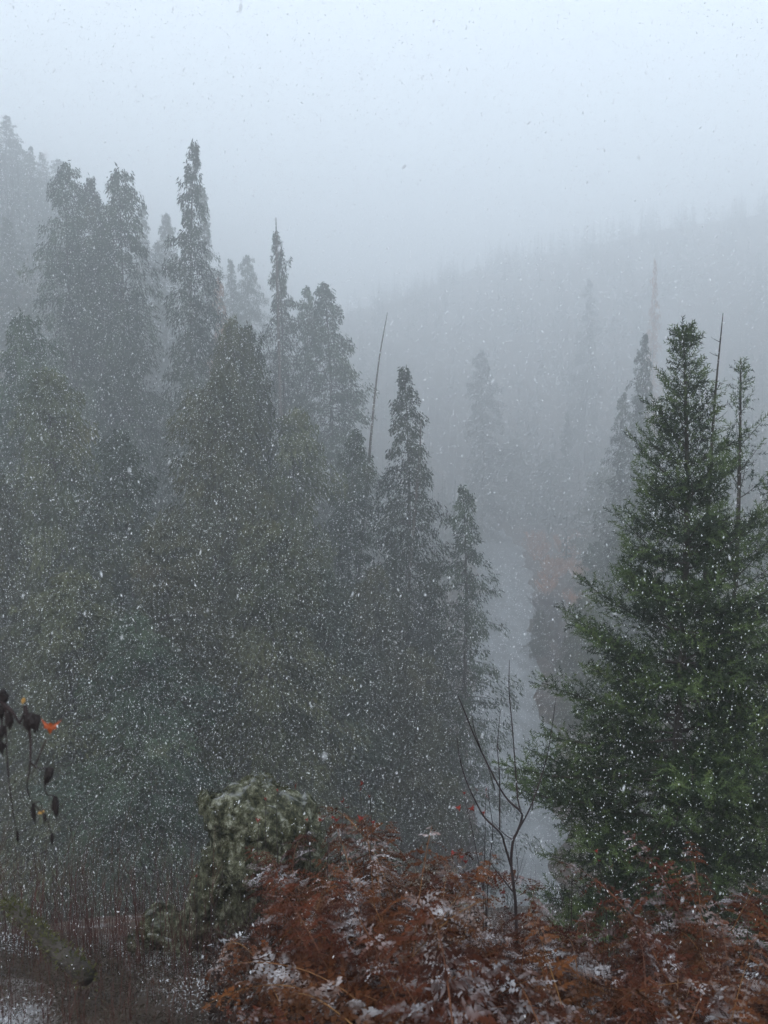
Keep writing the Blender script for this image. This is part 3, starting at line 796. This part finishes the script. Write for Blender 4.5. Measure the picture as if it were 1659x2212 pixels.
def leafy_stems(name, label, stems, leaves, Y, r, seed, size=.034):
    rng = np.random.default_rng(seed)
    b = stems[0][0].copy(); b[2] = float(height(b[0], b[1])) - .03
    t = thing(name, label, 'shrub', b)
    for st in stems:
        P = np.vstack([[st[0][0], st[0][1], min(st[0][2] - .05, float(height(st[0][0], st[0][1])) - .03)], st]); P = smooth(P, 4); s = np.linspace(0, 1, len(P))
        g = Geo(); tube(g, P - b, r * (1 - s) + .0011, 5); link('stem', g.mesh('stem', M_twig, True), t)
    for p in leaves:
        q = size * rng.uniform(.7, 1.3)
        link('leaf', LF_red, t, p - b, (rng.normal() * .4, rng.normal() * .5, rng.normal() * .9), (q, q, q))
Yr = 5.0
leafy_stems('red_leaved_shrub', 'thin stems with a few red leaves beside the bare sapling',
  [zz([(440, 1080), (428, 1000), (405, 860), (372, 700), (345, 600)], Yr), zz([(430, 1080), (432, 940), (436, 800), (440, 590)], Yr), zz([(445, 1080), (455, 900), (470, 740), (455, 620), (450, 560)], Yr),
   zz([(370, 1060), (350, 950), (335, 850)], Yr)],
  zz([(320, 635), (345, 575), (398, 565), (440, 590), (335, 850), (350, 870), (510, 1005), (375, 640), (425, 660), (300, 830), (410, 1000), (440, 560)], Yr), Yr, .0035, 5)
leafy_stems('red_leaved_shrub', 'slender stems holding red leaves just past the boulder',
  [zl([(1570, 900), (1566, 830), (1562, 690), (1556, 545)], Yr), zl([(1470, 900), (1478, 760), (1482, 600)], Yr), zl([(1600, 880), (1605, 760), (1600, 590)], Yr), zl([(1415, 900), (1418, 800), (1400, 690)], Yr)],
  zl([(1557, 540), (1562, 560), (1594, 590), (1482, 608), (1604, 690), (1612, 700), (1440, 680), (1455, 690), (1385, 690), (1560, 680), (1500, 640), (1405, 680)], Yr), Yr, .0032, 6)
leafy_stems('red_leaved_shrub', 'thin twigs with scattered red leaves in front of the boulder face',
  [zl([(1150, 900), (1148, 760), (1145, 605)], 5.4), zl([(1200, 900), (1195, 720), (1197, 565)], 5.4), zl([(1110, 900), (1115, 780), (1116, 690)], 5.4), zl([(1340, 860), (1325, 760), (1320, 690)], 5.4), zl([(850, 1150), (852, 1050), (845, 935)], 5.2)],
  zl([(1145, 600), (1197, 562), (1116, 690), (1325, 690), (1275, 545), (845, 935)], 5.3), 5.4, .0026, 7, .028)
leafy_stems('red_leaved_shrub', 'thin red-leaved stems in front of the dark base of the big fir',
  [zz([(960, 1120), (955, 1000), (930, 900), (915, 830)], 5.2), zz([(1010, 1120), (1000, 980), (985, 900)], 5.2), zz([(810, 1100), (812, 1000), (810, 950)], 5.2)],
  zz([(915, 825), (935, 1050), (765, 742), (875, 775), (1155, 800), (985, 900)][:2] + [(930, 870), (985, 895)], 5.2), 5.2, .0028, 8, .03)

def hanging():
    Y = 1.75; HZ = .2042
    def Z(L, y=Y): return polyline_px([(a * HZ, 2150 * .6777 + b * HZ) for a, b in L], y)
    main = Z([(-260, 60), (-80, 180), (60, 330), (150, 420), (205, 520)]); base = main[0]
    t = thing('hanging_branch', 'drooping twig with withered dark leaves and one orange leaf at the frame edge', 'branch', base)
    def tw(P, r0, r1):
        P = smooth(P, 4); s = np.linspace(0, 1, len(P)); g = Geo(); tube(g, P - base, 1.5 * (r0 * (1 - s) + r1), 5); link('twig', g.mesh('twig', M_twig, True), t)
    # the twig comes in from a bush out of frame that stands on the slope
    tw(np.vstack([[base[0] - .5, base[1] + .3, float(height(base[0] - .5, base[1] + .3))], [base[0] - .42, base[1] + .2, base[2] - .45], [base[0] - .2, base[1] + .05, base[2] + .02], main]), .008, .0012)
    tw(Z([(265, 330), (290, 450), (318, 640), (325, 740), (320, 930), (285, 1190)]), .0022, .0010)
    tw(Z([(205, 520), (240, 440), (265, 330)]), .0014, .0008)
    tw(Z([(490, 690), (440, 800), (400, 900), (360, 1010), (310, 1060)]), .0010, .0006)
    tw(Z([(320, 930), (400, 990), (490, 990)]), .0010, .0006); tw(Z([(470, 1130), (490, 1260), (560, 1280), (600, 1290)]), .0008, .0005)
    tw(Z([(285, 1190), (310, 1290), (350, 1370)]), .0008, .0005); tw(Z([(350, 1370), (430, 1360), (470, 1600)]), .0008, .0005)
    rng = np.random.default_rng(9)
    def withered(px, py, w, h, rot):
        # curled, shrivelled leaf: a crumpled pod
        bm = bmesh.new(); bmesh.ops.create_icosphere(bm, subdivisions=3, radius=1)
        off = Vector(rng.normal(size=3) * 5)
        for v in bm.verts:
            n = mnoise.fractal(v.co * 1.6 + off, .8, 2, 4); v.co *= 1 + .45 * n
            tpr = 1 - .55 * max(0, -v.co.z); v.co.x *= tpr; v.co.y *= tpr
        me = bpy.data.meshes.new('withered_leaf'); bm.to_mesh(me); bm.free(); me.materials.append(M_deadleaf)
        k = HZ * Y / FD
        o = link('leaf', me, t, Z([(px, py)])[0] - base, (0, rot, rng.random() * 6), (w * k / 2, w * k / 2.2, h * k / 2)); o['label'] = 'withered dark curled leaf'
    for a in [(40, 230, 110, 170, .5), (10, 400, 90, 160, .1), (105, 490, 75, 180, 0), (15, 620, 80, 160, -.2), (15, 770, 80, 160, .1), (285, 520, 80, 190, -.3), (350, 500, 130, 200, .4), (385, 520, 80, 190, -.2),
              (515, 1060, 100, 180, .2), (485, 1110, 40, 130, 0), (590, 1400, 75, 250, -.05), (355, 1480, 50, 220, -.12), (480, 1520, 28, 110, 0), (550, 1740, 40, 140, 0), (185, 1720, 35, 130, 0)]:
        withered(*a)
    k = HZ * Y / FD
    o = link('leaf', LF_or, t, Z([(535, 510)])[0] - base, (.25, .15, .2), (180 * k, 180 * k, 180 * k)); o['label'] = 'bright orange three-pointed leaf'
    o = link('leaf', LF_ye, t, Z([(470, 1440)])[0] - base, (.3, 1.0, .3), (95 * k, 95 * k, 95 * k)); o['label'] = 'small yellow leaf'
    o = link('leaf', LF_ye, t, Z([(255, 240)])[0] - base, (.3, .3, .3), (100 * k, 100 * k, 100 * k)); o['label'] = 'small pale yellow leaf'
    # long twigs for the free-hanging low leaves
    tw(Z([(350, 1370), (480, 1500), (545, 1700)]), .0007, .0004); tw(Z([(60, 330), (75, 900), (130, 1400), (185, 1700)]), .0010, .0005)
    tw(Z([(60, 330), (20, 500), (15, 780)]), .0012, .0006)
hanging()

def fallen():
    Y = 4.3; P = polyline_px([(18, 1955, 4.6), (60, 1990, 4.45), (110, 2040, 4.3), (190, 2110, 4.05)], Y); P = smooth(P, 5); base = P[-1].copy()
    t = thing('fallen_branch', 'mossy broken branch slanting up from the frosted herbs at the frame edge', 'branch', base)
    s = np.linspace(0, 1, len(P)); g = Geo(); tube(g, P - base, .028 + .022 * s, 8); link('stem', g.mesh('fallen_stem', M_bark, True), t)
    rng = np.random.default_rng(3); n = 1500; i = rng.integers(0, len(P), n); d = norm(rvec(rng, n) + [0, 0, .5])
    g = Geo(); diamonds(g, P[i] - base + d * (.028 + .022 * s[i])[:, None] * .95 + rng.normal(size=(n, 3)) * .012, d, norm(np.cross(d, rvec(rng, n))), rng.uniform(.012, .03, n), rng.uniform(.003, .006, n))
    link('moss', g.mesh('branch_moss', M_moss), t)
fallen()

# ------------------------------------------------------------------ falling snow
def snow():
    rng = np.random.default_rng(42); n = 800000
    y = rng.uniform(.45, 19, n); x = rng.uniform(-11.5, 11.5, n); z = rng.uniform(-10.5, 12, n)
    ok = (z > height(x, y) + .1) & (np.abs(x) < .52 * y + .9) & (np.abs(z - EYE + .1 * y) < .70 * y + .9)
    ok &= rng.random(n) < np.interp(y, [0, 1.4, 3, 5, 11, 19], [.10, .15, .42, 1, 1, .55])
    C = np.stack([x, y, z], 1)[ok]; N = len(C)
    r = rng.uniform(.0018, .0042, N) * np.interp(C[:, 1], [1.5, 5, 12], [.55, .95, 1.15]) * (1 + .45 * (rng.random(N) < .15))
    ax = norm(np.array([.14, 0, 1.0]) + rng.normal(size=(N, 3)) * .36); u = norm(np.cross(ax, rvec(rng, N))); w = np.cross(ax, u)
    e = rng.uniform(1.0, 2.6, N) * np.interp(C[:, 1], [1.5, 3], [1.8, 1]); nearf = C[:, 1] < 5
    g = Geo()
    A = ax * (r * e)[:, None]; U = u * r[:, None]; P2 = (-.5 * u + .87 * w) * (r * rng.uniform(.7, 1.1, N))[:, None]; P3 = (-.5 * u - .87 * w) * (r * rng.uniform(.7, 1.1, N))[:, None]
    k = nearf
    V = np.stack([C + A, C + U, C + P2, C + P3, C - A], 1)[k]; f = np.array([[0, 1, 2], [0, 2, 3], [0, 3, 1], [4, 2, 1], [4, 3, 2], [4, 1, 3]])
    g.add(V.reshape(-1, 3), ((np.arange(k.sum()) * 5)[:, None, None] + f[None]).reshape(-1, 3))
    k = ~nearf
    V = np.stack([C + A, C + U * 1.2 - A * .5, C + P2 * 1.2 - A * .4, C + P3 * 1.2 - A * .6], 1)[k]; f = np.array([[0, 1, 2], [0, 2, 3], [0, 3, 1], [1, 3, 2]])
    g.add(V.reshape(-1, 3), ((np.arange(k.sum()) * 4)[:, None, None] + f[None]).reshape(-1, 3)); print('flakes', N)
    o = link('falling_snow', g.mesh('falling_snow', M_flake)); tag(o, 'snowflakes falling through the whole scene', kind='stuff')
snow()
print('TRIS', sum(len(m.polygons) for m in bpy.data.meshes))
